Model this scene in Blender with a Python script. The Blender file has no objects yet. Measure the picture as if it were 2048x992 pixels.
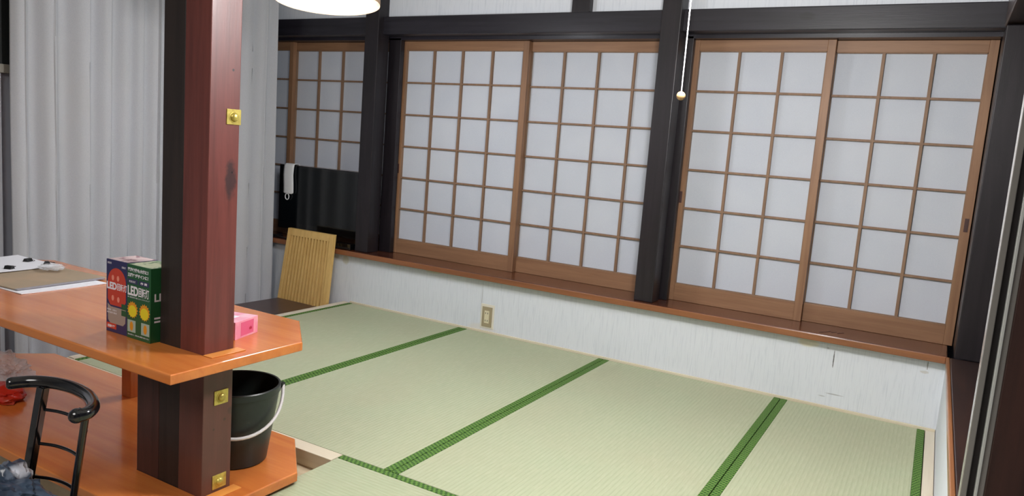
import bpy, bmesh, math, random
from mathutils import Vector, Matrix, noise
random.seed(7)
S = bpy.context.scene
C = S.collection
R = math.radians

# ---------------------------------------------------------------- camera, world, lights, exposure
cam = bpy.data.cameras.new('camera'); cam_o = bpy.data.objects.new('camera', cam); C.objects.link(cam_o)
cam_o.location = (1.38988, -3.52972, 1.04516)
cam_o.rotation_euler = (R(82.34135), R(-4.35289), R(30.03464))
cam.sensor_width = 36; cam.lens = 1487.587 / 2048 * 36; cam.clip_start = 0.05
S.camera = cam_o
S.view_settings.view_transform = 'Standard'; S.view_settings.look = 'None'
S.view_settings.gamma = 1; S.view_settings.exposure = 0.0
S.view_settings.use_curve_mapping = False
w = bpy.data.worlds.new('world'); S.world = w; w.use_nodes = True
w.node_tree.nodes['Background'].inputs[0].default_value = (0.75, 0.82, 1.0, 1)
w.node_tree.nodes['Background'].inputs[1].default_value = 0.2

def area(name, loc, size, power, col, rot=(0, 0, 0), shape='DISK'):
    l = bpy.data.lights.new(name, 'AREA'); l.shape = shape; l.size = size; l.energy = power; l.color = col
    if shape == 'RECTANGLE': l.size, l.size_y = size, size
    o = bpy.data.objects.new(name, l); o.location = loc; o.rotation_euler = rot; C.objects.link(o); return o
CEIL = 2.10
def point(name, loc, power, col, rad=.12):
    l = bpy.data.lights.new(name, 'POINT'); l.energy = power; l.color = col; l.shadow_soft_size = rad
    o = bpy.data.objects.new(name, l); o.location = loc; C.objects.link(o); return o
point('tatami_lamp_light', (0.82, -1.62, 1.55), 70, (1.0, 0.985, 0.98), .13)
point('corner_lamp_light', (-0.94, -1.14, 1.46), 23, (0.93, 0.95, 1.0), .12)
area('camera_side_fill', (0.2, -4.3, 2.02), 1.4, 46, (1.0, 0.97, 0.94))  # added fill behind the camera, not a lamp of the room

# ---------------------------------------------------------------- materials
def lin(c):
    f = lambda v: v / 12.92 if v <= .04045 else ((v + .055) / 1.055) ** 2.4
    return tuple(f(v / 255) for v in c) + (1,)
class M:
    def __init__(s, name, col, rough=.6, metal=0, spec=.5, coat=0, alpha=1, trans=0):
        s.m = bpy.data.materials.new(name); s.m.use_nodes = True; s.t = s.m.node_tree; s.n = s.t.nodes
        s.b = s.n['Principled BSDF']; s.b.inputs['Roughness'].default_value = rough
        s.b.inputs['Metallic'].default_value = metal; s.b.inputs['Specular IOR Level'].default_value = spec
        s.b.inputs['Coat Weight'].default_value = coat; s.b.inputs['Coat Roughness'].default_value = .12
        s.b.inputs['Alpha'].default_value = alpha; s.b.inputs['Transmission Weight'].default_value = trans
        s.c = s.n.new('ShaderNodeRGB'); s.c.outputs[0].default_value = lin(col); s.out = s.c.outputs[0]
        s.geo = s.n.new('ShaderNodeNewGeometry').outputs['Position']
        s.link()
    def link(s): s.t.links.new(s.out, s.b.inputs['Base Color'])
    def math(s, op, a, b=0, c=None):
        n = s.n.new('ShaderNodeMath'); n.operation = op
        for i, v in enumerate((a, b, c)):
            if v is None: continue
            if isinstance(v, (int, float)): n.inputs[i].default_value = v
            else: s.t.links.new(v, n.inputs[i])
        return n.outputs[0]
    def xyz(s):
        n = s.n.new('ShaderNodeSeparateXYZ'); s.t.links.new(s.geo, n.inputs[0]); return n.outputs
    def noise(s, scale=(1, 1, 1), sc=5, detail=3, dist=0):
        mp = s.n.new('ShaderNodeMapping'); mp.inputs['Scale'].default_value = scale; s.t.links.new(s.geo, mp.inputs[0])
        n = s.n.new('ShaderNodeTexNoise'); n.inputs['Scale'].default_value = sc; n.inputs['Detail'].default_value = detail
        n.inputs['Distortion'].default_value = dist
        s.t.links.new(mp.outputs[0], n.inputs[0]); return n.outputs[0]
    def ramp(s, v, a, b):
        n = s.n.new('ShaderNodeMapRange'); n.inputs[1].default_value = a; n.inputs[2].default_value = b
        s.t.links.new(v, n.inputs[0]); return n.outputs[0]
    def mix(s, fac, col):
        n = s.n.new('ShaderNodeMix'); n.data_type = 'RGBA'
        s.t.links.new(s.out, n.inputs[6]); n.inputs[7].default_value = lin(col)
        if isinstance(fac, (int, float)): n.inputs[0].default_value = fac
        else: s.t.links.new(fac, n.inputs[0])
        s.out = n.outputs[2]; s.link(); return s
    def grain(s, scale, sc, col, lo=.35, hi=.7, amt=1, detail=4, dist=0.6):
        v = s.ramp(s.noise(scale, sc, detail, dist), lo, hi)
        return s.mix(s.math('MULTIPLY', v, amt), col)
    def spot(s, c, r, col, amt=1, wob=.3, nsc=60):
        # soft-edged blot with a shape of its own at world point c with radii r
        x = s.xyz(); tot = None
        nz = s.math('MULTIPLY', s.math('SUBTRACT', s.noise((1, 1, 1), nsc, 2), .5), wob * 2)
        for i in range(3):
            d = s.math('DIVIDE', s.math('SUBTRACT', x[i], c[i]), r[i]); d = s.math('MULTIPLY', d, d)
            tot = d if tot is None else s.math('ADD', tot, d)
        v = s.ramp(s.math('ADD', tot, nz), 1.1, .4)
        return s.mix(s.math('MULTIPLY', v, amt), col)
    def bump(s, h, st=.2, d=.002):
        n = s.n.new('ShaderNodeBump'); n.inputs['Strength'].default_value = st; n.inputs['Distance'].default_value = d
        s.t.links.new(h, n.inputs['Height']); s.t.links.new(n.outputs[0], s.b.inputs['Normal']); return s
    def emit(s, col, st):
        s.b.inputs['Emission Color'].default_value = lin(col); s.b.inputs['Emission Strength'].default_value = st; return s

def wood(name, base, dark, axis='z', rough=.45, coat=0, sc=6, amt=.8, spec=.5):
    m = M(name, base, rough, coat=coat, spec=spec)
    st = {'x': (.12, 2, 2), 'y': (2, .12, 2), 'z': (2, 2, .12)}[axis]
    m.grain(st, sc * 2, dark, .38, .68, amt)
    m.grain(tuple(v * 3 for v in st), sc * 3, dark, .5, .75, amt * .5)
    m.bump(m.noise(tuple(v * 3 for v in st), sc * 4), .08)
    return m

wallp = M('wallpaper', (222, 226, 232), .85, spec=.15)
v = wallp.noise((1, 1, .05), 170, 2); wallp.grain((1, 1, .05), 170, (190, 196, 205), .5, .8, .55)
wallp.bump(v, .3, .003)
wallp.spot((-1.80, 0, .265), (.03, .05, .03), (196, 194, 178), .8)
wallp.spot((-1.40, 0, .297), (.06, .05, .012), (214, 206, 180), .8)
wallp.spot((-1.12, 0, .300), (.07, .05, .022), (212, 208, 182), .7, nsc=30)
wallp.spot((.965, 0, .280), (.05, .05, .022), (222, 214, 190), .8, nsc=30)
wallp.spot((1.078, 0, .225), (.0028, .05, .045), (80, 78, 76), .9, .9, 90)
wallp.spot((1.05, 0, .27), (.006, .05, .005), (165, 165, 165), .6, .8, 90)
wallp.spot((1.10, 0, .067), (.04, .05, .003), (165, 165, 168), .8, .6, 40)
wallp.spot((1.05, 0, .05), (.018, .05, .003), (175, 175, 175), .7, .8, 70)
wallp.spot((1.440, 0, .275), (.003, .05, .020), (130, 128, 122), .8, .8, 90)
wallp.spot((1.432, 0, .244), (.018, .05, .007), (192, 188, 180), .7, .6, 90)
wallp.spot((-.772, 0, .14), (.003, .05, .16), (165, 165, 165), .6, .1)
wallp.spot((-.76, 0, .02), (.10, .05, .028), (226, 218, 206), .45, .4, 30)

paper = M('shoji_paper', (200, 205, 215), .9, spec=.1)
paper.grain((1, 1, 1), 260, (182, 187, 200), .3, .8, .5, 3)
paper.grain((1, 1, 1), 3, (212, 215, 222), .3, .8, .5, 2)
cedar = wood('shoji_cedar', (150, 112, 82), (112, 78, 55), 'z', .5, 0, 9, .6)
cedar_h = wood('shoji_cedar_rail', (150, 112, 82), (116, 82, 58), 'x', .5, 0, 9, .6)
lath = wood('shoji_lattice_wood', (140, 110, 86), (110, 84, 64), 'z', .6, 0, 12, .5)
dark_v = wood('dark_stained_post', (33, 27, 32), (18, 15, 19), 'z', .42, .08, 10, .8)
dark_h = wood('dark_stained_beam', (38, 35, 43), (21, 19, 26), 'x', .4, .15, 9, .8)
dark_h.spot((.78, .03, 1.72), (.035, .08, .02), (14, 12, 14), .9, .6, 50)
dark_y = wood('dark_stained_side', (58, 42, 38), (34, 24, 24), 'y', .4, .2, 9, .7)
ledge_m = wood('varnished_ledge', (104, 58, 38), (68, 36, 26), 'x', .2, .5, 7, .8)
nosing_m = wood('ledge_nosing', (148, 94, 58), (116, 70, 44), 'x', .35, .3, 7, .7)
ledge_r_shaded = wood('varnished_side_ledge_shaded', (66, 42, 34), (42, 28, 26), 'y', .28, .35, 7, .8)  # darker copy of the ledge varnish: shadow and dark reflection put into the colour
nosing_r = wood('side_ledge_nosing', (166, 110, 68), (134, 84, 50), 'y', .35, .3, 7, .7)
cream = wood('pale_pine', (224, 214, 190), (206, 192, 164), 'x', .6, 0, 6, .6)
cream_y = wood('pale_pine_side', (224, 214, 194), (206, 192, 168), 'y', .6, 0, 6, .6)
ply = M('plywood', (206, 190, 158), .8); ply.grain((.3, 2, 1), 12, (176, 154, 120), .4, .7, .8)
floor_m = M('concrete_floor', (170, 166, 160), .7); floor_m.grain((1, 1, 1), 5, (140, 137, 132))
ceil_m = M('ceiling_board', (226, 226, 222), .9); ceil_m.grain((1, .1, 1), 8, (206, 206, 200))

# tatami: straw-green weave with ribs along the mat's length
def tatami_mat(name, base, ax):
    m = M(name, base, .75, spec=.25)
    x = m.xyz()
    rib = m.math('SINE', m.math('MULTIPLY', x[ax], 2 * math.pi / .0155))
    rush = m.math('SINE', m.math('MULTIPLY', x[1 - ax], 2 * math.pi / .009))
    m.mix(m.math('MULTIPLY', m.ramp(rib, .1, 1), .36), (152, 156, 126))
    m.mix(m.math('MULTIPLY', m.ramp(rush, 0, 1), .12), (156, 160, 130))
    m.grain((1, 1, 1), 2.2, (178, 178, 148), .35, .7, .6, 3)
    m.grain((6, .6, 1) if ax == 0 else (.6, 6, 1), 30, (198, 200, 172), .45, .75, .35, 2)
    m.bump(m.math('ADD', rib, m.math('MULTIPLY', rush, .4)), .25, .0012)
    return m
weave_y = tatami_mat('tatami_weave', (178, 186, 154), 0)
weave_x = tatami_mat('tatami_weave_cross', (172, 184, 150), 1)
# brocade ribbon: two greens in a slanting basket pattern
def ribbon_mat(name, along):
    m = M(name, (44, 76, 34), .7, spec=.2)
    x = m.xyz(); u = x[along]; t = x[1 - along]
    k = 2 * math.pi
    a = m.math('SINE', m.math('ADD', m.math('MULTIPLY', u, k / .017), m.math('MULTIPLY', t, k / .03)))
    b = m.math('SINE', m.math('SUBTRACT', m.math('MULTIPLY', u, k / .026), m.math('MULTIPLY', t, k / .012)))
    f = m.ramp(m.math('ADD', a, b), -.55, .25)
    m.mix(m.math('MULTIPLY', f, .95), (106, 142, 66))
    m.grain((1, 1, 1), 90, (70, 108, 48), .5, .7, .5)
    m.bump(f, .2, .001)
    return m
ribbon_y = ribbon_mat('brocade_ribbon', 1); ribbon_x = ribbon_mat('brocade_ribbon_cross', 0)

counter_m = wood('orange_varnished_top', (218, 130, 62), (192, 98, 44), 'x', .26, .6, 5, .6)
counter_m.t.links.remove(counter_m.b.inputs['Normal'].links[0])
counter_m.grain((.4, 2.5, 1), 4, (222, 136, 66), .35, .85, .5, 2, 0)
counter_e = wood('orange_varnished_support', (202, 112, 44), (160, 76, 30), 'z', .35, .3, 8, .7)
filler_m = wood('filler_wood', (232, 156, 76), (206, 124, 54), 'y', .4, .2, 8, .7)
pil_red = wood('red_brown_pillar', (114, 58, 52), (80, 38, 36), 'z', .42, .2, 9, .65)
pil_red.spot((-.234, -2.190, .905), (.03, .022, .055), (52, 36, 38), .85, .9, 45)
pil_red.spot((-.234, -2.186, .925), (.02, .003, .003), (10, 8, 10), 1, .1)
pil_red.spot((-.234, -2.190, 1.19), (.02, .004, .004), (24, 14, 16), 1, .1)
pil_red.spot((-.234, -2.190, .245), (.02, .005, .005), (24, 14, 16), 1, .1)
pil_red.spot((-.234, -2.170, .265), (.02, .012, .012), (40, 26, 26), .8, .4)
pil_red.spot((-.234, -2.225, .225), (.02, .004, .004), (24, 14, 16), 1, .1)
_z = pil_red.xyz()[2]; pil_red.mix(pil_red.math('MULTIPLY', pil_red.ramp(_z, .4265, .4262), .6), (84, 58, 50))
pil_blk = wood('black_brown_plank', (44, 34, 32), (24, 18, 18), 'z', .5, .1, 9, .6)
pil_brn = wood('dark_brown_stub', (76, 46, 42), (50, 30, 28), 'z', .5, .1, 9, .6)
brass = M('brass_yellow', (214, 196, 104), .35, .55); brass.grain((1, 1, 1), 60, (180, 160, 80))
curt_m = M('curtain_cloth', (196, 197, 202), .9, spec=.1)
curt_m.grain((1, 1, 1), 300, (176, 178, 185), .4, .7, .5); curt_m.grain((1, 1, .3), 4, (188, 188, 188), .4, .7, .5)
curt_m.bump(curt_m.noise((1, 1, 1), 420), .15, .001)
alu = M('white_sash', (206, 208, 216), .4, .2); alu_d = M('dark_gap', (60, 62, 72), .6)
beige = M('beige_rail', (172, 168, 158), .5)
frost = M('frosted_pane', (204, 208, 220), .5); blackish = M('dark_transom', (38, 42, 44), .5)
metal = M('aluminium_painted_reflection', (236, 240, 240), .3, .2); metal2 = M('satin_steel_channel', (172, 170, 168), .25, .45)  # near-white first metal holds the lamp's reflection in its colour
gloss_blk = M('glossy_black_plastic', (10, 10, 12), .12, coat=.5); screen_m = M('dark_screen', (9, 13, 16), .12, coat=.3)
mat_blk = M('black_plastic', (18, 18, 20), .5)
chair_blk = M('black_enamel', (14, 14, 18), .16, coat=.6); vinyl = M('black_vinyl', (20, 20, 22), .4)
maple = wood('light_oak', (220, 182, 112), (196, 152, 84), 'z', .45, .15, 10, .6)
maple_d = wood('brown_seat', (70, 46, 42), (52, 34, 32), 'y', .4, .2, 10, .5)
bucket_m = M('black_green_plastic', (36, 44, 42), .38); bucket_m.grain((1, 1, .3), 6, (30, 36, 36))
white_pl = M('white_plastic', (232, 228, 228), .4); white_p = M('white_sheet', (238, 238, 244), .8)
white_cloth = M('white_cloth', (228, 228, 230), .9)
board_m = M('grey_brown_board', (174, 150, 124), .7); board_m.grain((1, 1, 1), 6, (154, 140, 118))
board_e = M('grey_card', (150, 146, 152), .7)
film = M('clear_film', (240, 242, 246), .15, alpha=.38)
red_pk = M('red_packet', (196, 44, 30), .4); red_pk.grain((1, 1, 1), 14, (150, 60, 20), .5, .7, .7)
navy = M('navy_card', (44, 44, 92), .35, coat=.2); green = M('green_card', (30, 88, 50), .35, coat=.2)
print_red = M('print_red', (200, 66, 48), .4); print_hi = M('print_pink', (240, 150, 130), .4)
print_grey = M('print_grey', (166, 150, 140), .5); print_w = M('print_white', (236, 232, 240), .5)
print_y = M('print_yellow', (232, 214, 40), .5); print_o = M('print_orange', (224, 150, 36), .5)
print_nv = M('print_navy', (52, 56, 92), .5); print_pl = M('print_pale_green', (168, 186, 172), .5)
print_m = M('print_magenta', (188, 36, 70), .5)
print_top = M('print_box_top', (214, 190, 190), .5); print_top.grain((1, 1, 1), 30, (120, 60, 80), .5, .6, .8)
print_gtop = M('print_green_top', (206, 210, 176), .5); print_gtop.grain((1, 1, 1), 30, (70, 120, 70), .5, .6, .8)
pink = M('pink_card', (238, 150, 176), .5); pink.grain((1, 1, 1), 16, (250, 206, 216), .45, .65, .7)
pink_d = M('pink_print', (222, 100, 140), .5)
bag_m = M('slate_blue_film', (62, 78, 98), .3, coat=.3); bag_m.grain((1, 1, 1), 16, (30, 42, 60), .4, .65, .8)
bag_m.grain((1, 1, 1), 22, (120, 132, 150), .58, .7, .6)
bag_m.spot((-.505, -2.580, .150), (.034, .05, .022), (216, 218, 230), 1, .15, 30); bag_m.spot((-.600, -2.580, .145), (.020, .05, .040), (216, 218, 230), 1, .15, 30)
outlet_m = M('outlet_beige', (164, 150, 120), .5); outlet_i = M('outlet_cream', (222, 212, 180), .5)
cream_pl = M('cream_plastic', (228, 222, 206), .5)
lamp_rim = wood('lamp_rim_wood', (200, 170, 140), (170, 136, 108), 'x', .5, 0, 6, .5)
lamp_dif = M('lamp_diffuser', (250, 250, 255), .5).emit((240, 243, 255), 3.2)
cord_m = M('cord_white', (220, 218, 222), .6); ball_m = wood('ball_wood', (208, 168, 116), (176, 132, 84), 'z', .4, .2, 30)

# ---------------------------------------------------------------- geometry helpers
def add_box(bm, x0, x1, y0, y1, z0, z1, bev=0, seg=2):
    vs = [bm.verts.new((x, y, z)) for x in (x0, x1) for y in (y0, y1) for z in (z0, z1)]
    fs = [bm.faces.new([vs[i] for i in q]) for q in ((0, 1, 3, 2), (4, 6, 7, 5), (0, 4, 5, 1), (2, 3, 7, 6), (0, 2, 6, 4), (1, 5, 7, 3))]
    if bev:
        es = list({e for f in fs for e in f.edges})
        bmesh.ops.bevel(bm, geom=es, offset=bev, segments=seg, affect='EDGES', profile=.5)
    return bm
def box(*a, **k): return add_box(bmesh.new(), *a, **k)
def add_prism(bm, pts, z0, z1, bev=0, seg=2):
    lo = [bm.verts.new((x, y, z0)) for x, y in pts]; hi = [bm.verts.new((x, y, z1)) for x, y in pts]
    n = len(pts); fs = [bm.faces.new(lo[::-1]), bm.faces.new(hi)]
    fs += [bm.faces.new((lo[i], lo[(i + 1) % n], hi[(i + 1) % n], hi[i])) for i in range(n)]
    if bev:
        es = list({e for f in fs[:2] for e in f.edges})
        bmesh.ops.bevel(bm, geom=es, offset=bev, segments=seg, affect='EDGES', profile=.5)
    bmesh.ops.recalc_face_normals(bm, faces=bm.faces)
    return bm
def add_tube(bm, pts, r, n=12, close=False, flat=None):
    pts = [Vector(p) for p in pts]; N = len(pts); rs = r if isinstance(r, (list, tuple)) else [r] * N
    rings = []; prev = None
    for i, p in enumerate(pts):
        a = pts[i - 1] if (i or close) else p; b = pts[(i + 1) % N] if (i < N - 1 or close) else p
        d = (b - a).normalized()
        if prev is None:
            up = Vector((0, 0, 1)) if abs(d.z) < .9 else Vector((0, 1, 0)); u = d.cross(up).normalized()
        else: u = (prev - d * prev.dot(d)).normalized()
        prev = u; v_ = d.cross(u)
        fa, fb = flat or (1, 1)
        rings.append([bm.verts.new(p + (u * math.cos(t) * fa + v_ * math.sin(t) * fb) * rs[i]) for t in [2 * math.pi * k / n for k in range(n)]])
    for i in range(N if close else N - 1):
        A, B = rings[i], rings[(i + 1) % N]
        for k in range(n): bm.faces.new((A[k], A[(k + 1) % n], B[(k + 1) % n], B[k]))
    if not close: bm.faces.new(rings[0][::-1]); bm.faces.new(rings[-1])
    bmesh.ops.recalc_face_normals(bm, faces=bm.faces)
    return bm
def tube(*a, **k): return add_tube(bmesh.new(), *a, **k)
def smooth_path(pts, k=6):
    P_ = [Vector(p) for p in pts]; out = []
    for i in range(len(P_) - 1):
        a, b, c, d = P_[max(i - 1, 0)], P_[i], P_[i + 1], P_[min(i + 2, len(P_) - 1)]
        for j in range(k):
            t = j / k
            out.append(.5 * ((2 * b) + (c - a) * t + (2 * a - 5 * b + 4 * c - d) * t * t + (3 * b - a - 3 * c + d) * t ** 3))
    return out + [P_[-1]]
def add_lathe(bm, prof, cx, cy, n=48):
    rings = []
    for r, z in prof:
        rings.append([bm.verts.new((cx + r * math.cos(t), cy + r * math.sin(t), z)) for t in [2 * math.pi * k / n for k in range(n)]])
    for A, B in zip(rings, rings[1:]):
        for k in range(n): bm.faces.new((A[k], A[(k + 1) % n], B[(k + 1) % n], B[k]))
    if prof[0][0] < 1e-3 or True: bm.faces.new(rings[0][::-1]); bm.faces.new(rings[-1])
    bmesh.ops.recalc_face_normals(bm, faces=bm.faces)
    return bm
def lathe(*a, **k): return add_lathe(bmesh.new(), *a, **k)

def world(o):
    m = Matrix.LocRotScale(o.location, o.rotation_euler, o.scale)
    return world(o.parent) @ m if o.parent else m
def obj(name, bm, mat, parent=None, label=None, smooth=False, mats=None):
    if parent is not None: bm.transform(world(parent).inverted())
    me = bpy.data.meshes.new(name); bm.to_mesh(me); bm.free()
    me.materials.append(mat.m)
    for x in (mats or []): me.materials.append(x.m)
    if smooth:
        for p in me.polygons: p.use_smooth = True
        try: me.set_sharp_from_angle(angle=R(40))
        except Exception: pass
    o = bpy.data.objects.new(name, me); C.objects.link(o)
    if parent is not None: o.parent = parent
    if label: o['label'] = label
    return o
def tag(o, label, cat, group=None):
    o['label'] = label; o['category'] = cat
    if group: o['group'] = group
    return o
def thing(name, label, cat, loc=(0, 0, 0), group=None, rz=0):
    o = bpy.data.objects.new(name, None); o.location = loc; o.rotation_euler = (0, 0, rz); o.empty_display_size = .05
    C.objects.link(o); return tag(o, label, cat, group)
def struct(name, bm, m, label, parent=None, smooth=False):
    o = obj(name, bm, m, parent, None, smooth)
    if parent is None: o['kind'] = 'structure'; o['label'] = label; o['category'] = name.split('_')[0]
    return o

# ---------------------------------------------------------------- room shell
FL = -.45
struct('floor', box(-3.4, 4.2, -6.4, .6, FL - .1, FL), floor_m, 'grey lower floor under the counter and chairs')
struct('ceiling', box(-3.4, 4.2, -6.4, .6, CEIL, CEIL + .1), ceil_m, 'pale ceiling above the whole room')
struct('wall_left', box(-2.8, -2.56, -6.4, -1.30, FL, CEIL), M('left_wall_paint', (150, 152, 156), .9), 'grey side wall behind the long curtain')
struct('wall_alcove', box(-3.40, -3.20, -1.40, .6, FL, CEIL), M('alcove_paint', (150, 152, 156), .9), 'grey wall far behind the curtain beside the screens')
struct('wall_behind', box(-2.8, 4.2, -6.5, -6.4, FL, CEIL), M('behind_wall_paint', (176, 170, 160), .9), 'plain wall at the near end of the room')
struct('wall_back', box(-3.20, 1.505, 0, .12, FL, .302), wallp, 'low white papered wall under the long wooden ledge')
struct('wall_outer', box(-3.20, 4.2, .30, .42, FL, CEIL), M('outer_wall', (60, 60, 66), .9), 'dark outer wall behind the paper screens')
struct('wall_upper', box(-3.20, 4.2, .085, .30, 1.762, CEIL), wallp, 'white papered wall panels above the dark beam')
struct('wall_right', box(1.505, 1.64, -1.70, 0, FL, .302), wallp, 'low white papered return wall at the right end of the mats')
struct('wall_side', box(1.70, 1.82, -6.4, .08, .334, CEIL), dark_v, 'dark wooden side wall above the right ledge')
struct('trim_1', box(-3.20, 1.505, -.04, .295, .302, .334, .004), ledge_m, 'long varnished brown ledge under the paper screens')
bm = box(-3.20, 1.500, -.048, -.0405, .303, .333, .003)
struct('trim_2', bm, nosing_m, 'orange-brown front edging of the long window ledge')
struct('trim_3', box(1.513, 1.80, -1.98, -.052, .302, .334, .003), ledge_r_shaded, 'varnished ledge running along the right side, its shade painted dark')
bm = bmesh.new(); pts = []
add_prism(bm, [(1.500, -1.98), (1.500, -.048), (1.5125, -.048), (1.5125, -1.98)], .303, .334, .003)
struct('trim_4', bm, nosing_r, 'light orange front edging of the right ledge')
struct('trim_5', box(-3.20, 1.70, .04, .135, 1.660, 1.764, .005), dark_h, 'dark horizontal beam above all the paper screens')
struct('trim_6', box(-3.20, 1.70, .13, .29, 1.642, 1.70), dark_h, 'dark grooved lintel holding the tops of the paper screens')
struct('trim_7', box(-.384, -.281, .045, .084, 1.764, CEIL, .003), dark_v, 'short dark strut between two white upper wall panels')
struct('trim_8', box(-1.7275, -1.624, -.006, .097, .334, CEIL, .004), dark_v, 'dark square post on the ledge right of the television')
struct('trim_9', box(.1245, .2215, -.006, .097, .334, CEIL, .004), dark_v, 'dark square post on the ledge between the wide and narrow screens')
struct('trim_10', box(-1.650, -1.557, .13, .166, .334, 1.655, .003), dark_v, 'black jamb behind the post beside the television')
struct('trim_11', box(.145, .252, .13, .166, .334, 1.655, .003), dark_v, 'black jamb left of the narrow paper screens')
struct('trim_12', box(1.526, 1.70, -.050, .29, .334, 1.658, .004), dark_v, 'wide dark corner post at the right end of the ledge')
struct('trim_13', box(1.522, 1.70, -2.6, .038, 1.664, 1.80, .005), dark_y, 'dark beam running toward the camera at upper right')
struct('baseboard_back', box(-1.745, 1.503, -.010, -.001, -.04, .011, .002), cream, 'thin pale strip along the foot of the low white wall')

# left sash door behind the curtain end
wn = obj('window_1', box(-2.555, -2.53, -2.70, -1.45, FL, 1.213, .003), frost, None)
wn['kind'] = 'structure'; wn['label'] = 'white framed pane at the far left edge beside the curtain'; wn['category'] = 'window'
obj('window_frame', add_box(add_box(bmesh.new(), -2.53, -2.50, -1.665, -1.645, FL, 1.213, .002), -2.53, -2.50, -1.80, -1.69, FL, 1.213, .003), alu, wn)
obj('window_gap', box(-2.529, -2.512, -1.690, -1.665, FL, 1.213), alu_d, wn)
struct('trim_14', box(-2.555, -2.485, -2.70, -1.45, 1.213, 1.254, .003), beige, 'beige rail on top of the far left window')
struct('trim_15', box(-2.555, -2.50, -2.70, -1.45, 1.254, CEIL), blackish, 'dark transom panel at the upper left corner')

# ---------------------------------------------------------------- platform and mats
struct('trim_16', box(-1.79, 1.503, -1.795, -.002, FL, -.052), ply, 'plywood deck of the raised mat platform')
struct('trim_17', box(-1.79, -.2, -2.02, -1.7955, FL, -.055), ply, 'narrow plywood step in the notch beside the orange counter')
struct('trim_18', box(-.20, 1.503, -3.30, -1.7955, FL, -.052), ply, 'plywood deck under the nearest mat')
struct('trim_19', box(-1.79, -.2015, -1.795, -1.739, -.0515, .001, .002), cream, 'pale wooden rim along the front of the mats')
struct('trim_20', box(-1.79, -1.748, -1.738, -.011, -.0515, .004, .002), cream_y, 'pale wooden rim along the left side of the mats')
struct('trim_21', box(1.4675, 1.503, -3.2, -.011, -.0515, .001, .002), cream_y, 'pale filler board between the last mat and the right wall')
def mat(x0, x1, y0, y1, along, label, ribs):
    t = thing('tatami_mat', label, 'tatami mat', ((x0 + x1) / 2, (y0 + y1) / 2, -.051), 'green tatami mats')
    g = .0015; rw = .028
    if along == 'y':
        a = x0 + g + (rw if 'l' in ribs else 0); b = x1 - g - (rw if 'r' in ribs else 0)
        obj('woven_surface', box(a, b, y0 + g, y1 - g, -.051, 0, .002), weave_y, t)
        if 'l' in ribs: obj('border_ribbon', box(x0 + g, a, y0 + g, y1 - g, -.051, .001, .0015), ribbon_y, t, 'green patterned brocade ribbon')
        if 'r' in ribs: obj('border_ribbon', box(b, x1 - g, y0 + g, y1 - g, -.051, .001, .0015), ribbon_y, t, 'green patterned brocade ribbon')
    else:
        obj('woven_surface', box(x0 + g, x1 - g, y0 + rw, y1 - rw, -.051, 0, .002), weave_x, t)
        obj('border_ribbon', box(x0 + g, x1 - g, y1 - rw, y1 - g, -.051, .001, .0015), ribbon_x, t, 'green patterned brocade ribbon')
        obj('border_ribbon', box(x0 + g, x1 - g, y0 + g, y0 + rw, -.051, .001, .0015), ribbon_x, t, 'green patterned brocade ribbon')
mat(-1.7465, -.8795, -1.7377, -.011, 'y', 'green tatami mat at the far left, next to the slatted chair', 'lr')
mat(-.8795, 0, -1.7377, -.011, 'y', 'green tatami mat below the wall outlet', 'lr')
mat(0, .8808, -1.7377, -.011, 'y', 'green tatami mat in front of the dark post between the screens', 'lr')
mat(.8808, 1.466, -1.7377, -.011, 'y', 'narrow green tatami mat against the right wall', 'lr')
mat(-.20, 1.466, -2.62, -1.7385, 'x', 'nearest green tatami mat, laid crosswise beside the orange counter', 'fb')

# ---------------------------------------------------------------- shoji screens
def shoji(x0, x1, yf, cols, label, pull=None, rows=6):
    z0, z1 = .3345, 1.641; d = .030; sw = .035; tr = .052; br = .086
    t = thing('shoji_screen', label, 'paper sliding screen', ((x0 + x1) / 2, yf + d / 2, z0), 'paper sliding screens on the ledge')
    sl = obj('stile', box(x0, x0 + sw, yf, yf + d, z0, z1, .0015), cedar, t)
    sr = obj('stile', box(x1 - sw, x1, yf, yf + d, z0, z1, .0015), cedar, t)
    obj('top_rail', box(x0 + sw, x1 - sw, yf + .002, yf + d - .002, z1 - tr, z1, .0015), cedar_h, t)
    obj('bottom_rail', box(x0 + sw, x1 - sw, yf + .002, yf + d - .002, z0, z0 + br, .0015), cedar_h, t)
    a, b, lo, hi = x0 + sw, x1 - sw, z0 + br, z1 - tr
    la = bmesh.new(); bw = .0065
    for i in range(1, cols):
        x = a + (b - a) * i / cols; add_box(la, x - bw, x + bw, yf + .006, yf + .0205, lo, hi)
    for j in range(1, rows):
        z = lo + (hi - lo) * j / rows; add_box(la, a, b, yf + .008, yf + .0200, z - bw * .8, z + bw * .8)
    for z in (lo, hi): add_box(la, a, b, yf + .004, yf + .0205, z - .004, z + .004)
    for x in (a, b): add_box(la, x - .003, x + .003, yf + .004, yf + .0205, lo, hi)
    obj('lattice', la, lath, t)
    obj('paper', box(a, b, yf + .021, yf + .0225, lo, hi), paper, t, 'white paper')
    if pull is not None:
        px = x0 + sw / 2 if pull == 'l' else x1 - sw / 2
        zz = z0 + .53
        bm = box(px - .008, px + .008, yf - .0012, yf + .002, zz - .029, zz + .029, .0008)
        add_box(bm, px - .005, px + .005, yf - .0018, yf, zz - .026, zz - .020)
        obj('finger_pull', bm, pil_brn, sl if pull == 'l' else sr, 'dark recessed finger pull')
F, B_ = .1745, .2055
shoji(-2.5495, -1.645, B_, 4, 'paper screen behind the television, its right edge behind the dark post', None)
shoji(-1.5807, -.6903, F, 4, 'wide four-column paper screen right of the post beside the television', 'l')
shoji(-.7255, .165, B_, 4, 'wide four-column paper screen partly behind the middle dark post')
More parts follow.
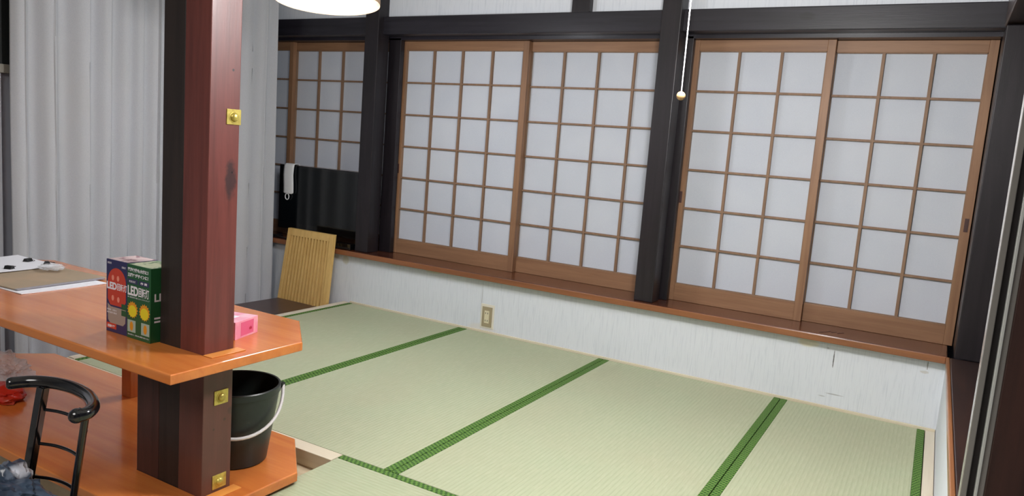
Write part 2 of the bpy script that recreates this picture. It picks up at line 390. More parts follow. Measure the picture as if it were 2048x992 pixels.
shoji(.237, .8966, F, 3, 'narrow three-column paper screen just right of the middle dark post', 'l')
shoji(.8615, 1.522, B_, 3, 'narrow three-column paper screen against the right corner post', 'r')
shoji(-3.18, -2.5075, F, 3, 'paper screen at the far left, mostly hidden behind the grey curtain')

# scribble strokes on the ledge, modelled as thin raised strips
bm = bmesh.new()
for (x0, y0, x1, y1) in ((1.005, .005, 1.035, .045), (1.036, .050, 1.045, .075), (1.048, .040, 1.068, .075), (1.074, .045, 1.098, .078)):
    d = Vector((x1 - x0, y1 - y0, 0)); n = Vector((-d.y, d.x, 0)).normalized() * .003
    a, b = Vector((x0, y0, 0)), Vector((x1, y1, 0))
    add_prism(bm, [(p.x, p.y) for p in (a - n, b - n * .5, b + n * .5, a + n)], .3342, .3350)
tag(obj('scribble_mark', bm, pil_brn), 'dark slanted scribble marks on the ledge under the narrow screens', 'scribble')

# metal door channel at the right edge of view
t = thing('door_frame', 'dark door frame edge with two bright metal channels at the right edge', 'door frame', (1.56, -1.86, .334))
Y0, Y1 = -1.86, -1.82
obj('metal_channel', box(1.501, 1.5125, Y0, Y1, .3345, 2.0, .0015), metal2, t, 'dull metal channel')
obj('dark_groove', box(1.5125, 1.524, Y0 + .012, Y1, .3345, 2.0), dark_v, t)
obj('metal_channel', box(1.524, 1.5295, Y0 - .006, Y1, .3345, 2.0, .001), metal, t, 'metal edge with a lamp reflection painted white')
obj('metal_channel', box(1.5295, 1.540, Y0 + .002, Y1, .3345, 2.0, .001), metal2, t, 'dull metal channel')
obj('frame_post', box(1.540, 1.695, Y0 - .002, Y1 + .02, .3345, 2.0, .002), pil_brn, t, 'dark brown wood')

# ---------------------------------------------------------------- curtain
def curtain():
    bm = bmesh.new(); y0, y1 = -.066, -1.640; n = 420; zs = [2.02 - 2.44 * k / 24 for k in range(25)]
    ridges = [-.03, -.156, -.27, -.43, -.60, -.76, -.896, -.985, -1.073, -1.181, -1.30, -1.461, -1.588, -1.70, -1.82]
    rows = []
    for zi, z in enumerate(zs):
        row = []
        f = zi / 24
        for i in range(n + 1):
            y = y0 + (y1 - y0) * i / n
            yy = y + .012 * math.sin(f * 3 + y * 5) * f
            x = 0
            for a, b in zip(ridges, ridges[1:]):
                if b < yy <= a:
                    u = (a - yy) / (a - b); wd = a - b
                    s_ = min(wd / .12, 1.2)
                    u2 = u ** 1.6
                    x = (.5 + .5 * math.cos(2 * math.pi * u2)) ** 1.25 * .046 * s_
            x += .012 * math.sin(y * 9 + f * 1.2) + .004 * noise.noise(Vector((0, y * 12, z * 1.5)))
            row.append(bm.verts.new((-2.432 + x, yy if 0 < i < n else y, z)))
        rows.append(row)
    for A, B in zip(rows, rows[1:]):
        for i in range(n): bm.faces.new((A[i], A[i + 1], B[i + 1], B[i]))
    o = obj('cloth', bm, curt_m, ct, None, True)
    m = o.modifiers.new('thick', 'SOLIDIFY'); m.thickness = .002
    return o
ct = thing('curtain', 'long grey pleated curtain hanging at the left side of the room', 'curtain', (-2.43, -.86, FL + .03))
curtain()
obj('curtain_rail', tube([(-2.43, -.06, 2.05), (-2.43, -1.70, 2.05)], .013), alu, ct)
for k in range(14): obj('curtain_hook', box(-2.434, -2.426, -.12 - k * .118, -.112 - k * .118, 2.015, 2.045), alu, ct)

# ---------------------------------------------------------------- pillar and counter
X0, X1, YA, YB = -.333, -.234, -2.260, -2.166
t = thing('pillar', 'square red-brown wooden pillar with brass bolts rising through the orange counter', 'pillar', (-.284, -2.213, FL))
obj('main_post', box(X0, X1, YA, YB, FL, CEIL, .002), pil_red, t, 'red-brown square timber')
obj('side_plank', box(-.421, X0 - .0006, YA + .001, YB, FL, CEIL, .002), pil_blk, t, 'black-brown timber joined on the left')
def plate(y, z):
    b = obj('bolt_plate', box(X1, X1 + .0025, y - .0225, y + .0225, z - .020, z + .020, .0008), brass, t, 'brass square washer')
    bm = bmesh.new()
    prof = [(.0001, .0095), (.006, .0090), (.0095, .007), (.0115, .004), (.0118, 0)]
    add_lathe(bm, prof, 0, 0, 24); bm.transform(Matrix.Translation((X1 + .0025, y, z)) @ Matrix.Rotation(R(90), 4, 'Y'))
    nn = bmesh.new(); add_lathe(nn, [(.0155, 0), (.0155, .001), (.0001, .0012)], 0, 0, 24)
    nn.transform(Matrix.Translation((X1 + .0025, y, z)) @ Matrix.Rotation(R(90), 4, 'Y')); 
    me = bpy.data.meshes.new('q'); nn.to_mesh(me); nn.free(); bm.from_mesh(me); bpy.data.meshes.remove(me)
    obj('bolt_nut', bm, brass, b, 'round brass bolt head', True)
for y, z in ((-2.186, 1.070), (-2.204, .313), (-2.204, .071)): plate(y, z)

foot = [(-1.755, -1.812), (-.347, -1.812), (-.157, -1.985), (-.157, -2.415), (-1.755, -2.415), (-1.90, -2.28), (-1.90, -1.955)]
def hole_slab(bm, z0, z1, hx0):
    # footprint split into pieces round the pillar opening
    hx1, hy0, hy1 = X1 + .0005, YA - .0005, YB + .0005
    n = len(foot)
    out = foot
    vo = [(x, y) for x, y in out]; vh = [(hx0, hy0), (hx0, hy1), (hx1, hy1), (hx1, hy0)]
    for z, flip in ((z1, False), (z0, True)):
        pass
    e = []
    T = {}
    for z in (z0, z1):
        o = [bm.verts.new((x, y, z)) for x, y in vo]; h = [bm.verts.new((x, y, z)) for x, y in vh]
        es = [bm.edges.new((o[i], o[(i + 1) % n])) for i in range(n)] + [bm.edges.new((h[i], h[(i + 1) % 4])) for i in range(4)]
        bmesh.ops.triangle_fill(bm, use_beauty=True, use_dissolve=False, edges=es)
        T[z] = (o, h)
    for k, N in ((0, n), (1, 4)):
        lo, hi = T[z0][k], T[z1][k]
        for i in range(N): bm.faces.new((lo[i], lo[(i + 1) % N], hi[(i + 1) % N], hi[i]))
    bmesh.ops.recalc_face_normals(bm, faces=bm.faces)
    es = [ed for ed in bm.edges if len(ed.link_faces) == 2 and abs(ed.calc_face_angle(0) - math.pi / 2) < .1 and abs(ed.verts[0].co.z - ed.verts[1].co.z) < 1e-4]
    es = [ed for ed in es if not all(any(abs(v.co.x - a) < 1e-4 and abs(v.co.y - b) < 1e-4 for a, b in vh) for v in ed.verts)]
    bmesh.ops.bevel(bm, geom=es, offset=.004, segments=3, affect='EDGES', profile=.5)
    return bm
ctr = thing('counter_table', 'orange varnished two-level counter wrapped round the red-brown pillar', 'counter', (-1.0, -2.1, FL))
obj('upper_shelf', hole_slab(bmesh.new(), .413, .440, -.4215), counter_m, ctr)
obj('lower_top', hole_slab(bmesh.new(), .010, .040, -.5205), counter_m, ctr)
obj('shelf_support', box(-1.105, -1.052, -1.932, -1.886, .040, .413, .002), counter_e, ctr)
obj('shelf_stub', box(-.520, -.4225, YA + .001, YB, FL, .413, .002), pil_brn, ctr, 'dark brown timber stub under the shelf')
for z in (.4402, .0402):
    obj('filler_strip', box(X1 + .001, X1 + .035, YA - .004, YB + .012, z, z + .003, .001), filler_m, ctr, 'lighter orange filler strip beside the pillar')
for x, y in ((-1.75, -1.90), (-1.75, -2.33), (-.40, -2.35), (-.40, -1.90)):
    obj('leg', box(x - .03, x + .03, y - .03, y + .03, FL, .010, .003), counter_e, ctr)
ST = .440; TT = .040

# ---------------------------------------------------------------- boxes on the shelf
def text_bm(s, size, w_=None, bold=0):
    cu = bpy.data.curves.new('t', 'FONT'); cu.body = s; cu.size = size; cu.extrude = .0001; cu.offset = bold
    o = bpy.data.objects.new('t', cu); C.objects.link(o); bpy.context.view_layer.update()
    dg = bpy.context.evaluated_depsgraph_get(); me = bpy.data.meshes.new_from_object(o.evaluated_get(dg))
    bm = bmesh.new(); bm.from_mesh(me); bpy.data.objects.remove(o); bpy.data.curves.remove(cu); bpy.data.meshes.remove(me)
    if bm.verts:
        xs = [v.co.x for v in bm.verts]; ys = [v.co.y for v in bm.verts]; x0, x1, y0, y1 = min(xs), max(xs), min(ys), max(ys)
        k = (w_ / (x1 - x0)) if w_ else 1
        for v in bm.verts: v.co = Vector(((v.co.x - x0) * k, (v.co.y - y0) * (size / (y1 - y0)), v.co.z))
    return bm
def merge(dst, src, mtx):
    src.transform(mtx); me = bpy.data.meshes.new('q'); src.to_mesh(me); src.free(); dst.from_mesh(me); bpy.data.meshes.remove(me); return dst
def face_m(x, y, z):   # flat artwork (x right, y up) onto a face looking toward -Y
    return Matrix.Translation((x, y, z)) @ Matrix.Rotation(R(90), 4, 'X')
def texts(lst, yface, par):
    for q in lst:
        s_, x, z, h, w_, bold = q
        obj('printed_text', merge(bmesh.new(), text_bm(s_, h, w_, bold), face_m(x, yface, z)), print_w, par, 'white lettering')
def blob(cx, cz, rx, rz, yf, th=.0003, n=28, sq=2):
    bm = bmesh.new(); pts = []
    for k in range(n):
        a = 2 * math.pi * k / n; c, s = math.cos(a), math.sin(a)
        pts.append((cx + rx * math.copysign(abs(c) ** (2 / sq), c), cz + rz * math.copysign(abs(s) ** (2 / sq), s)))
    add_prism(bm, pts, 0, th); bm.transform(Matrix.Translation((0, yf, 0)) @ Matrix.Rotation(R(90), 4, 'X')); return bm
def rect(x0, x1, z0, z1, yf, th=.0003): return box(x0, x1, yf - th, yf, z0, z1)
yf = -2.286; bd = .092
# navy box
a, b = -.626, -.5275; h = .209
t = thing('product_box', 'dark blue cardboard box with a red beacon picture, left of the green box', 'box', ((a + b) / 2, yf + bd / 2, ST), 'printed boxes on the upper shelf')
obj('carton', box(a, b, yf, yf + bd, ST, ST + h, .001), navy, t)
obj('top_print', box(a + .003, b - .003, yf + .003, yf + bd - .003, ST + h, ST + h + .0003), print_top, t, 'pale pink printed top')
cx = (a + b) / 2
pic = bmesh.new(); me_pts = []
for k in range(25):
    an = math.pi * k / 24; me_pts.append((cx + .042 * math.cos(an), ST + .145 + .042 * math.sin(an)))
me_pts += [(cx - .042, ST + .095), (cx - .030, ST + .079), (cx + .030, ST + .079), (cx + .042, ST + .095)]
add_prism(pic, me_pts, 0, .0003); pic.transform(Matrix.Translation((0, yf, 0)) @ Matrix.Rotation(R(90), 4, 'X'))
obj('beacon_picture', pic, print_red, t, 'red lamp picture')
bs = bmesh.new(); add_prism(bs, [(cx - .043, ST + .082), (cx - .040, ST + .035), (cx - .030, ST + .026), (cx + .030, ST + .026), (cx + .040, ST + .035), (cx + .043, ST + .082), (cx + .028, ST + .074), (cx - .028, ST + .074)], 0, .00025)
bs.transform(Matrix.Translation((0, yf, 0)) @ Matrix.Rotation(R(90), 4, 'X'))
obj('beacon_base_picture', bs, print_grey, t, 'grey lamp base picture')
for q in ((.006, .158), (-.018, .158), (.008, .098), (-.018, .100)):
    obj('glint_picture', blob(cx + q[0], ST + q[1], .0055, .008, yf - .0003), print_hi, t, 'pink glint in the picture')
texts([('LED', a + .003, ST + .124, .021, .046, .001), ('回転灯', a + .051, ST + .124, .021, .045, .0004), ('業務用', a + .006, ST + .196, .006, .018, 0), ('回転灯', b - .026, ST + .190, .006, .018, 0),
    ('高輝度・省電力', a + .004, ST + .062, .005, .045, 0), ('屋内屋外兼用', a + .004, ST + .054, .005, .045, 0), ('防雨', b - .022, ST + .080, .006, .016, 0), ('ブザー付', b - .026, ST + .062, .006, .020, 0)], yf - .0003, t)
lb = rect(a + .003, a + .048, ST + .010, ST + .026, yf)
obj('maker_label', lb, print_red, t, 'red label'); texts([('回転灯', a + .008, ST + .013, .008, .034, .0003)], yf - .0003, t)
for z_ in (.073, .055): obj('feature_patch', rect(b - .027, b - .003, ST + z_, ST + z_ + .016, yf - .0001), green, t, 'small green patch')
# green box
a, b = -.5268, -.4224; h = .208
t = thing('product_box', 'green cardboard box with two yellow suns, between the blue box and the pillar', 'box', ((a + b) / 2, yf + bd / 2, ST), 'printed boxes on the upper shelf')
y2 = yf - .002
obj('carton', box(a, b, y2, y2 + bd, ST, ST + h, .001), green, t)
obj('top_print', box(a + .003, b - .003, y2 + .003, y2 + bd - .003, ST + h, ST + h + .0003), print_gtop, t, 'pale yellow-green printed top')
for x_ in (.004, .053): obj('navy_patch', rect(a + x_, a + x_ + .044, ST + .155, ST + .168, y2), print_nv, t, 'navy patch')
texts([('電池交換も大切に！', a + .004, ST + .189, .011, .090, .0005), ('三種のデザインに！', a + .004, ST + .174, .011, .090, .0005),
    ('乾電池式', a + .010, ST + .158, .006, .028, 0), ('赤 黄', a + .060, ST + .158, .007, .030, .0003),
    ('LED', a + .004, ST + .122, .027, .046, .001), ('回転灯', a + .052, ST + .122, .027, .046, .0005), ('単三電池四本で使えるコンパクトタイプ', a + .004, ST + .115, .004, .096, 0), ('電池は別売です。ご使用の前に説明書をお読みください', a + .006, ST + .009, .004, .094, 0)], y2 - .0003, t)
for sx in (a + .026, a + .079):
    sz = ST + .082; pts = []
    for k in range(32):
        r = .0245 if k % 2 == 0 else .0195; an = 2 * math.pi * k / 32; pts.append((sx + r * math.cos(an), sz + r * math.sin(an)))
    q = bmesh.new(); add_prism(q, pts, 0, .0003); q.transform(Matrix.Translation((0, y2, 0)) @ Matrix.Rotation(R(90), 4, 'X'))
    sp = obj('sun_picture', q, print_o, t, 'orange rays')
    obj('sun_core', blob(sx, sz - .004, .0175, .0165, y2 - .0003), print_y, sp, 'yellow disc')
for sx in (a + .022, a + .083):
    sp = obj('panel_picture', rect(sx - .018, sx + .018, ST + .018, ST + .052, y2), print_pl, t, 'pale green panel')
    obj('bulb_picture', blob(sx, ST + .035, .0075, .013, y2 - .0003), print_o, sp, 'orange bulb')
sd = text_bm('LED', .022, .05, .0006); sd.transform(Matrix.Translation((b + .0001, y2 + .012, ST + .115)) @ Matrix.Rotation(R(90), 4, 'Z') @ Matrix.Rotation(R(90), 4, 'X'))
for z_ in (.066, .056): obj('side_bar_print', box(b, b + .0003, y2 + .012, y2 + .030, ST + z_, ST + z_ + .005), print_w, t, 'white bar on the side')
obj('side_print', sd, print_w, t, 'white lettering on the side')

# ---------------------------------------------------------------- tissue box, rotated
ang = math.atan2(.101, -.028) - math.pi / 2
t = thing('tissue_box', 'pink tissue box on the orange shelf behind the pillar', 'tissue box', (-.328, -2.0, ST), None, ang)
Mx = Matrix.Translation((-.328, -2.0, 0)) @ Matrix.Rotation(ang, 4, 'Z')
def loc_obj(name, bm, m, par, lab=None, sm=False, mx=Mx): bm.transform(mx); return obj(name, bm, m, par, lab, sm)
loc_obj('carton', box(-.225, 0, -.112, 0, ST, ST + .052, .001), pink, t)
loc_obj('printed_panel', add_box(box(0, .0003, -.085, -.022, ST + .006, ST + .046), 0, .0004, -.046, -.030, ST + .014, ST + .032), pink_d, t, 'darker pink panel with small emblem')
e = bmesh.new(); add_prism(e, [(0, 0), (.012, 0), (.012, .008), (.009, .005), (.006, .010), (.003, .005), (0, .008)], 0, .0003); e.transform(Matrix.Translation((.0006, -.044, ST + .018)) @ Matrix.Rotation(R(90), 4, 'Z') @ Matrix.Rotation(R(90), 4, 'X'))
loc_obj('emblem', e, print_m, t, 'small dark red emblem')
loc_obj('tissue_slot', box(-.19, -.035, -.071, -.041, ST + .052, ST + .0526), white_p, t, 'pale slot film')

# ---------------------------------------------------------------- papers on the shelf
def sheet(x0, x1, y0, y1, z, th, rz=0, nx=8, ny=8, curl=.0):
    bm = bmesh.new(); cx, cy = (x0 + x1) / 2, (y0 + y1) / 2
    top = [[None] * (ny + 1) for _ in range(nx + 1)]; bot = [[None] * (ny + 1) for _ in range(nx + 1)]
    m = Matrix.Translation((cx, cy, 0)) @ Matrix.Rotation(rz, 4, 'Z') @ Matrix.Translation((-cx, -cy, 0))
    for i in range(nx + 1):
        for j in range(ny + 1):
            u, v_ = i / nx, j / ny; x, y = x0 + (x1 - x0) * u, y0 + (y1 - y0) * v_
            dz = curl * ((2 * u - 1) ** 2 * (2 * v_ - 1) ** 2) * (0.4 + .6 * abs(noise.noise(Vector((x * 9, y * 9, z)))))
            bot[i][j] = bm.verts.new(m @ Vector((x, y, z + dz))); top[i][j] = bm.verts.new(m @ Vector((x, y, z + th + dz)))
    for i in range(nx):
        for j in range(ny):
            bm.faces.new((top[i][j], top[i + 1][j], top[i + 1][j + 1], top[i][j + 1])); bm.faces.new((bot[i][j], bot[i][j + 1], bot[i + 1][j + 1], bot[i + 1][j]))
    for i in range(nx):
        bm.faces.new((bot[i][0], bot[i + 1][0], top[i + 1][0], top[i][0])); bm.faces.new((bot[i][ny], top[i][ny], top[i + 1][ny], bot[i + 1][ny]))
    for j in range(ny):
        bm.faces.new((bot[0][j], top[0][j], top[0][j + 1], bot[0][j + 1])); bm.faces.new((bot[nx][j], bot[nx][j + 1], top[nx][j + 1], top[nx][j]))
    return bm
tag(obj('paper_stack', sheet(-1.62, -1.199, -2.228, -1.932, ST + .0003, .003, R(1), curl=.002), white_p), 'white sheets lying under the grey-brown clipboard on the shelf', 'paper')
t = thing('clipboard', 'grey-brown clipboard board on the white sheets at the left of the shelf', 'clipboard', (-1.40, -2.05, ST + .006))
obj('board', sheet(-1.56, -1.262, -2.225, -1.893, ST + .0060, .003, R(4)), board_m, t)
obj('board_edge', sheet(-1.270, -1.254, -2.215, -1.898, ST + .0058, .0035, R(4)), board_e, t, 'grey card edge')
t2 = obj('document', sheet(-1.84, -1.545, -2.215, -1.90, ST + .0125, .002, R(3), curl=.006), white_p)
tag(t2, 'loose white paper at the left end of the orange shelf', 'paper')
def crumple(cx, cy, cz, rx, ry, rz_, seed, amp=.35, sub=4):
    bm = bmesh.new(); bmesh.ops.create_icosphere(bm, subdivisions=sub, radius=1)
    for v in bm.verts:
        d = v.co.normalized()
        n1 = noise.noise(d * 2.2 + Vector((seed, 0, 0))); n2 = noise.noise(d * 5 + Vector((0, seed, 0))); n3 = abs(noise.noise(d * 9 + Vector((0, 0, seed))))
        k = 1 + amp * (n1 + .5 * n2 - .5 * n3)
        v.co = Vector((cx + d.x * rx * k, cy + d.y * ry * k, cz + max(d.z, -.55) * rz_ * k))
    return bm
o = obj('crumpled_film', crumple(-1.50, -1.965, ST + .0225, .055, .04, .010, 3), film, None, None, True)
tag(o, 'small crumpled clear film lying on the papers', 'plastic film')
def clip(x, y, rz, label):
    z = ST + .0148
    t = thing('binder_clip', label, 'binder clip', (x, y, z), 'black clips on the papers', rz)
    mx = Matrix.Translation((x, y, z)) @ Matrix.Rotation(rz, 4, 'Z')
    bm = bmesh.new(); add_prism(bm, [(-.012, 0), (.012, 0), (.006, .012), (-.006, .012)], -.014, .014, .001)
    bm.transform(mx @ Matrix.Rotation(R(90), 4, 'X')); obj('clip_body', bm, mat_blk, t)
    bm = tube(smooth_path([(.004, 0, .011), (.024, -.006, .006), (.026, 0, .004), (.024, .006, .006), (.004, 0, .011)]), .001, 6); bm.transform(mx)
    obj('clip_handle', bm, mat_blk, t)
clip(-1.70, -1.945, .4, 'black clip at the far edge of the loose white paper')
clip(-1.60, -1.925, 1.2, 'black clip nearer the blue box at the far edge of the papers')
clip(-1.585, -2.07, 2.0, 'small black clip in the middle of the loose white paper')

# ---------------------------------------------------------------- bucket
bx, by = -.372, -2.032
t = thing('bucket', 'dark plastic bucket with white handle on the lower orange counter behind the pillar', 'bucket', (bx, by, TT))
H = .24; rb, rt = .091, .124
prof = [(.0005, TT + .0005), (rb - .004, TT + .0005), (rb, TT + .004), (rt - .001, TT + H - .022), (rt + .0025, TT + H - .021), (rt + .0035, TT + H - .003), (rt + .001, TT + H), (rt - .004, TT + H - .001),
        (rt - .006, TT + H - .02), (rb - .003, TT + .008), (.0005, TT + .006)]
obj('body', lathe(prof, bx, by, 64), bucket_m, t, None, True)
# handle pivots on the line through (bx±rt) rotated; hangs down over the camera side
pa = R(50)
ax = Vector((math.cos(pa), math.sin(pa), 0)); out = Vector((math.sin(pa), -math.cos(pa), 0))
pts = []
for k in range(25):
    a = math.pi * k / 24; rr = rt + .009
    drop = math.sin(a) ** .75 * .118
    pts.append(Vector((bx, by, TT + H - .010 - drop)) + ax * rr * math.cos(a) + out * (math.sin(a) * (rt + .004)))
obj('handle', tube(pts, .0050, 10), white_pl, t, 'white plastic handle', True)
for s_ in (1, -1):
    p = Vector((bx, by, TT + H - .012)) + ax * s_ * (rt + .006)
    obj('handle_lug', box(p.x - .007, p.x + .007, p.y - .007, p.y + .007, p.z - .009, p.z + .009, .002), bucket_m, t)

# ---------------------------------------------------------------- things at the left end of the lower counter
o = obj('red_packet', crumple(-1.36, -2.21, TT + .022, .10, .06, .034, 11, .2), red_pk, None, None, True); tag(o, 'red packet lying on the lower counter under the clear bag', 'packet')
o = obj('plastic_bag', crumple(-1.56, -2.10, TT + .035, .12, .07, .055, 5, .45, 5), film, None, None, True); tag(o, 'crumpled clear plastic bag at the left edge of the lower counter', 'plastic bag')

# ---------------------------------------------------------------- black chair
t = thing('black_chair', 'black metal chair with curved ladder back in front of the lower counter', 'chair', (-.45, -2.70, FL))
rail = smooth_path([(-.582, -2.574, .360), (-.560, -2.528, .360), (-.511, -2.497, .360), (-.441, -2.485, .360), (-.362, -2.495, .360), (-.292, -2.524, .359), (-.262, -2.556, .358), (-.266, -2.574, .357)], 8)
rs = [.0155] * len(rail); rs[0] = .009; rs[1] = .014; rs[-1] = .010; rs[-2] = .0165; rs[-3] = .0175; rs[-4] = .0165
obj('back_rail', tube(rail, rs, 16), chair_blk, t, None, True)
kn = bmesh.new(); bmesh.ops.create_icosphere(kn, subdivisions=3, radius=.0178); kn.transform(Matrix.Translation((-.268, -2.577, .356)))
obj('rail_end', kn, chair_blk, t, None, True)
lt, lb_ = Vector((-.528, -2.512, .352)), Vector((-.588, -2.530, .035))
rt_, rb_ = Vector((-.262, -2.560, .350)), Vector((-.372, -2.535, .035))
bm = bmesh.new()
def strip(bm, a, b, w1, w2):  # flat bar between two points, broad side facing -Y
    for (p, q) in ((a, b),):
        vs = []
        for c in (p, q):
            for dx in (-w1, w1):
                for dy in (-w2, w2): vs.append(bm.verts.new((c.x + dx, c.y + dy, c.z)))
        for f in ((0, 1, 3, 2), (4, 6, 7, 5), (0, 4, 5, 1), (2, 3, 7, 6), (0, 2, 6, 4), (1, 5, 7, 3)): bm.faces.new([vs[i] for i in f])
    bmesh.ops.recalc_face_normals(bm, faces=bm.faces); return bm
strip(bm, lt, lb_, .0165, .009); bmesh.ops.bevel(bm, geom=bm.edges[:], offset=.003, segments=2, affect='EDGES')
obj('back_post', bm, chair_blk, t, 'broad flat back post')
obj('back_post', tube([rt_, (rt_ + rb_) / 2, rb_], .0085, 12), chair_blk, t, 'slim tubular back post', True)
for f in (.20, .50, .80):
    a, b = lt.lerp(lb_, f), rt_.lerp(rb_, f); mid = (a + b) / 2 + Vector((.02, .035, .006))
    q1 = a.lerp(b, .25) + Vector((.005, .026, .004)); q3 = a.lerp(b, .78) + Vector((.01, .028, .004))
    obj('rung', tube(smooth_path([a, q1, mid, q3, b], 5), .0042, 8), chair_blk, t, None, True)
sc = (-.52, -2.70)
obj('seat', lathe([(.001, .0), (.17, .0), (.185, .008), (.188, .02), (.18, .031), (.15, .036), (.001, .036)], sc[0], sc[1], 48), vinyl, t, None, True)
for a in (45, 135, 225, 315):
    c, s = math.cos(R(a)), math.sin(R(a))
    obj('leg', tube([(sc[0] + .12 * c, sc[1] + .12 * s, .001), (sc[0] + .20 * c, sc[1] + .17 * s, FL)], .011, 12), chair_blk, t, None, True)

# bag on its seat
t = thing('bag', 'slate-blue plastic bag with white printed patches on the black chair', 'bag', (-.50, -2.625, .037))
bm = crumple(-.50, -2.625, .105, .165, .075, .066, 21, .35, 5)
obj('bag_film', bm, bag_m, t, None, True)
def patch(c, u, v_, n_):
    bm = bmesh.new(); c, u, v_, n_ = map(Vector, (c, u, v_, n_)); P4 = [c - u - v_, c + u - v_, c + u * .8 + v_, c - u + v_ * .9]
    lo = [bm.verts.new(p) for p in P4]; hi = [bm.verts.new(p + n_ * .002) for p in P4]
    bm.faces.new(lo[::-1]); bm.faces.new(hi)
    for i in range(4): bm.faces.new((lo[i], lo[(i + 1) % 4], hi[(i + 1) % 4], hi[i]))
    bmesh.ops.recalc_face_normals(bm, faces=bm.faces); return bm

# ---------------------------------------------------------------- slatted chair
t = thing('slatted_chair', 'light oak chair with a slatted back and dark brown seat against the white wall', 'chair', (-2.02, -.30, FL))
def bk(x, s, dy=0):   # back plane point: s=0 seat height, 1 top
    return Vector((x, -.150 + .068 * s + dy, -.035 + .462 * s))
xl0, xr0, xl1, xr1 = -2.222, -1.800, -2.215, -1.822
def slat(bm, xa, xb, w0, w1, th, s0=0, s1=1):
    vs = []
    for (xx, wv, s) in ((xa, w0, s0), (xb, w1, s1)):
        for dx in (-wv, wv):
            for dy in (-th, th): vs.append(bm.verts.new(bk(xx, s) + Vector((dx, dy, 0))))
    for f in ((0, 1, 3, 2), (4, 6, 7, 5), (0, 4, 5, 1), (2, 3, 7, 6), (0, 2, 6, 4), (1, 5, 7, 3)): bm.faces.new([vs[i] for i in f])
    bmesh.ops.recalc_face_normals(bm, faces=bm.faces); return bm
obj('back_stile', slat(bmesh.new(), xl0 + .014, xl1 + .014, .014, .014, .012, -.08, 1), maple, t)
obj('back_stile', slat(bmesh.new(), xr0 - .016, xr1 - .016, .016, .016, .012, -.08, 1), maple, t)
bm = bmesh.new(); vs = []
for s in (.905, 1.0):
    for x in (xl1 + .0285, xr1 - .0325):
        for dy in (-.011, .011): vs.append(bm.verts.new(bk(x, s) + Vector((0, dy, 0))))
for f in ((0, 1, 3, 2), (4, 6, 7, 5), (0, 4, 5, 1), (2, 3, 7, 6), (0, 2, 6, 4), (1, 5, 7, 3)): bm.faces.new([vs[i] for i in f])
bmesh.ops.recalc_face_normals(bm, faces=bm.faces); obj('top_rail', bm, maple, t)
n = 13
for i in range(n):
    f = (i + .5) / n
    xa = xl0 + .028 + (xr0 - xl0 - .060) * f; xb = xl1 + .028 + (xr1 - xl1 - .060) * f
    obj('slat', slat(bmesh.new(), xa, xb, .0078, .0072, .009, .0, .91), maple, t)
bm = bmesh.new(); add_prism(bm, [(-2.225, -.55), (-1.825, -.55), (-1.805, -.17), (-2.205, -.17)], -.052, -.020, .006, 3)
obj('seat', bm, maple_d, t, 'dark brown seat')
for x, y in ((-2.195, -.52), (-1.85, -.52)): obj('leg', box(x - .017, x + .017, y - .017, y + .017, FL, -.052, .003), maple, t)
for x in (-2.205, -1.82): obj('leg', box(x - .015, x + .015, -.178, -.148, FL, -.0525, .003), maple, t)
ap = bmesh.new(); add_box(ap, -2.18, -1.865, -.528, -.512, -.10, -.0525); obj('apron', ap, maple, t)

# ---------------------------------------------------------------- television and cloth
t = thing('television', 'black flat television on the ledge left of the dark post', 'television', (-2.11, .06, .334))
obj('bezel', box(-2.462, -1.748, .045, .085, .395, .822, .005), gloss_blk, t)
obj('screen', box(-2.440, -1.770, .0435, .047, .440, .805), screen_m, t, 'dark glass screen')
bm = bmesh.new(); add_box(bm, -2.16, -2.06, .058, .078, .345, .40, .003)
obj('stand_neck', bm, mat_blk, t)
bm = bmesh.new(); add_prism(bm, [(-2.30 + .30 * (1 - math.cos(math.pi * k / 16)) * .60, -.035 + (.0 if k in (0, 16) else -.0) + .10 * math.sin(math.pi * k / 16)) for k in range(17)], .3345, .348, .003)
bmesh.ops.recalc_face_normals(bm, faces=bm.faces); obj('stand_base', bm, gloss_blk, t)
t = thing('set_top_box', 'black set-top box on the ledge below the television, beside the post', 'set-top box', (-1.83, .02, .334))
obj('case', box(-1.90, -1.745, -.025, .040, .3345, .372, .003), gloss_blk, t); obj('front_panel', box(-1.895, -1.75, -.0262, -.0245, .340, .350), mat_blk, t)
t = thing('cable', 'black cable coiled on the ledge left of the television', 'cable', (-2.40, .0, .334))
obj('wire', tube(smooth_path([(-2.50, .12, .340), (-2.47, .02, .339), (-2.43, -.015, .339), (-2.38, .0, .339), (-2.40, .03, .346), (-2.45, .01, .346), (-2.42, -.02, .352), (-2.34, -.01, .341), (-2.30, .035, .345)], 6), .004, 8), mat_blk, t, None, True)
t = thing('cloth_strap', 'white cloth strip with a loop hanging over the television corner', 'cloth', (-2.376, .045, .82))
bm = bmesh.new(); path = [(.092, .66), (.0945, .76), (.0935, .815), (.084, .828), (.060, .830), (.040, .826), (.0345, .80), (.032, .74), (.031, .68), (.032, .632)]
pp = smooth_path([(0, y, z) for y, z in path], 4); rows = []
for k, p in enumerate(pp):
    f = k / (len(pp) - 1); row = []
    xc = -2.376 + .012 * math.sin(f * 3.0) - (.014 if f > .75 else 0) * math.sin((f - .75) / .25 * math.pi * .5) * -1
    for i in range(7):
        x = xc + (i / 6 - .5) * .090; row.append(bm.verts.new((x, p.y - .003 * math.sin(i / 6 * math.pi), p.z - (.006 if k == len(pp) - 1 and i in (0, 6) else 0) * -1)))
    rows.append(row)
for A, B in zip(rows, rows[1:]):
    for i in range(6): bm.faces.new((A[i], A[i + 1], B[i + 1], B[i]))
o = obj('cloth', bm, white_cloth, t, None, True); m = o.modifiers.new('thick', 'SOLIDIFY'); m.thickness = .004; m.offset = 0
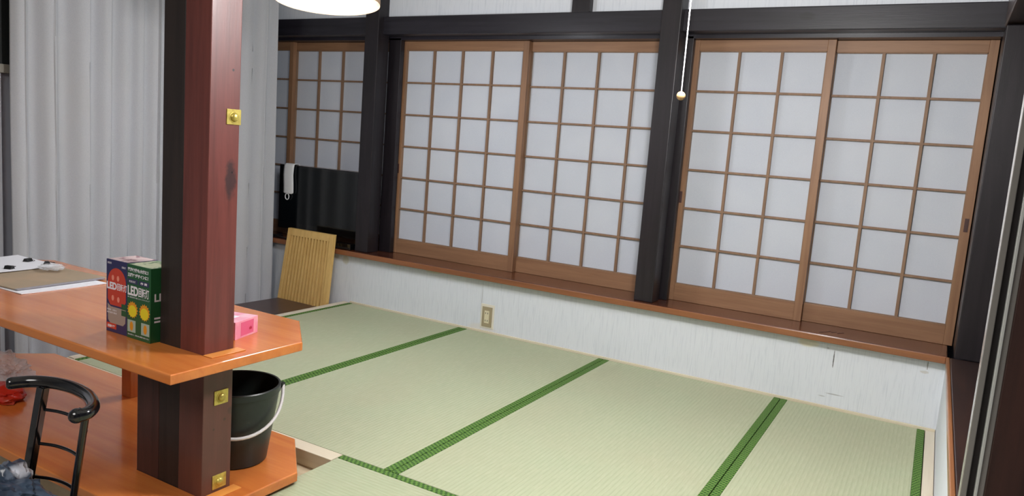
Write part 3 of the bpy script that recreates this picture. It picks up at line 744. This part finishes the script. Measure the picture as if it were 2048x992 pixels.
ring = [(-2.368 + .017 * math.cos(a), .030, .612 + .020 * math.sin(a)) for a in [2 * math.pi * k / 20 for k in range(20)]]
obj('loop', tube(ring, .0032, 8, close=True), white_cloth, t, 'white loop', True)

# ---------------------------------------------------------------- outlet
t = thing('wall_outlet', 'beige double power outlet on the low white wall', 'power outlet', (-.728, 0, .09))
obj('surround', box(-.772, -.684, -.003, -.0002, .025, .163, .001), cream_pl, t, 'cream surround')
obj('plate', box(-.761, -.696, -.007, -.003, .035, .149, .0015), outlet_m, t, 'beige plate')
obj('socket_insert', box(-.744, -.713, -.009, -.007, .056, .127, .0008), outlet_i, t, 'cream insert')
for z in (.070, .113):
    for x in (-.736, -.722): obj('socket_slot', box(x - .0016, x + .0016, -.0094, -.0089, z - .005, z + .005), mat_blk, t)

# ---------------------------------------------------------------- lamps
def lamp(cx, cy, z, r, tilt, label, cord=None):
    t = thing('ceiling_lamp', label, 'lamp', (cx, cy, z))
    bm = bmesh.new(); add_lathe(bm, [(r - .014, 0), (r, 0), (r + .001, .012), (r - .001, .075), (r - .012, .075), (r - .014, .01)], 0, 0, 64)
    for f in [f for f in bm.faces if len(f.verts) > 8]: bm.faces.remove(f)
    L = len(bm.verts) // 6
    bm.verts.ensure_lookup_table()
    for k in range(64): bm.faces.new((bm.verts[k], bm.verts[320 + k], bm.verts[320 + (k + 1) % 64], bm.verts[(k + 1) % 64]))
    bmesh.ops.recalc_face_normals(bm, faces=bm.faces)
    mx = Matrix.Translation((cx, cy, z)) @ tilt
    bm.transform(mx); obj('rim', bm, lamp_rim, t, 'pale wooden rim', True)
    bm = lathe([(.001, .008), (r - .0145, .014), (r - .0145, .05), (.001, .05)], 0, 0, 64); bm.transform(mx)
    obj('diffuser', bm, lamp_dif, t, 'glowing white diffuser', True)
    bm = lathe([(.001, .052), (r - .02, .052), (r - .05, .11), (.05, .14), (.001, .14)], 0, 0, 48); bm.transform(mx)
    obj('housing', bm, white_pl, t, None, True)
    obj('stem', tube([(cx, cy, z + .12), (cx, cy, CEIL)], .010), white_pl, t)
    if cord:
        x, y, zb = cord
        obj('pull_cord', tube([(x, y, z + .06), (x, y, zb + .010)], .0016, 8), cord_m, t, 'thin white pull cord')
        b = bmesh.new(); bmesh.ops.create_icosphere(b, subdivisions=3, radius=.0122); b.transform(Matrix.Translation((x, y, zb)))
        obj('cord_ball', b, ball_m, t, 'round wooden ball', True)
    return t
nrm = Vector((-.0727, .0494, 1)).normalized(); tl = Vector((0, 0, 1)).rotation_difference(nrm).to_matrix().to_4x4()
lamp(-.938, -1.140, 1.592, .218, tl, 'round glowing ceiling lamp with a pale wooden rim near the curtain')
lamp(.82, -1.62, 1.69, .24, Matrix.Identity(4), 'ceiling lamp above the mats whose white pull cord with wooden ball hangs into view', (.739, -1.5, 1.222))
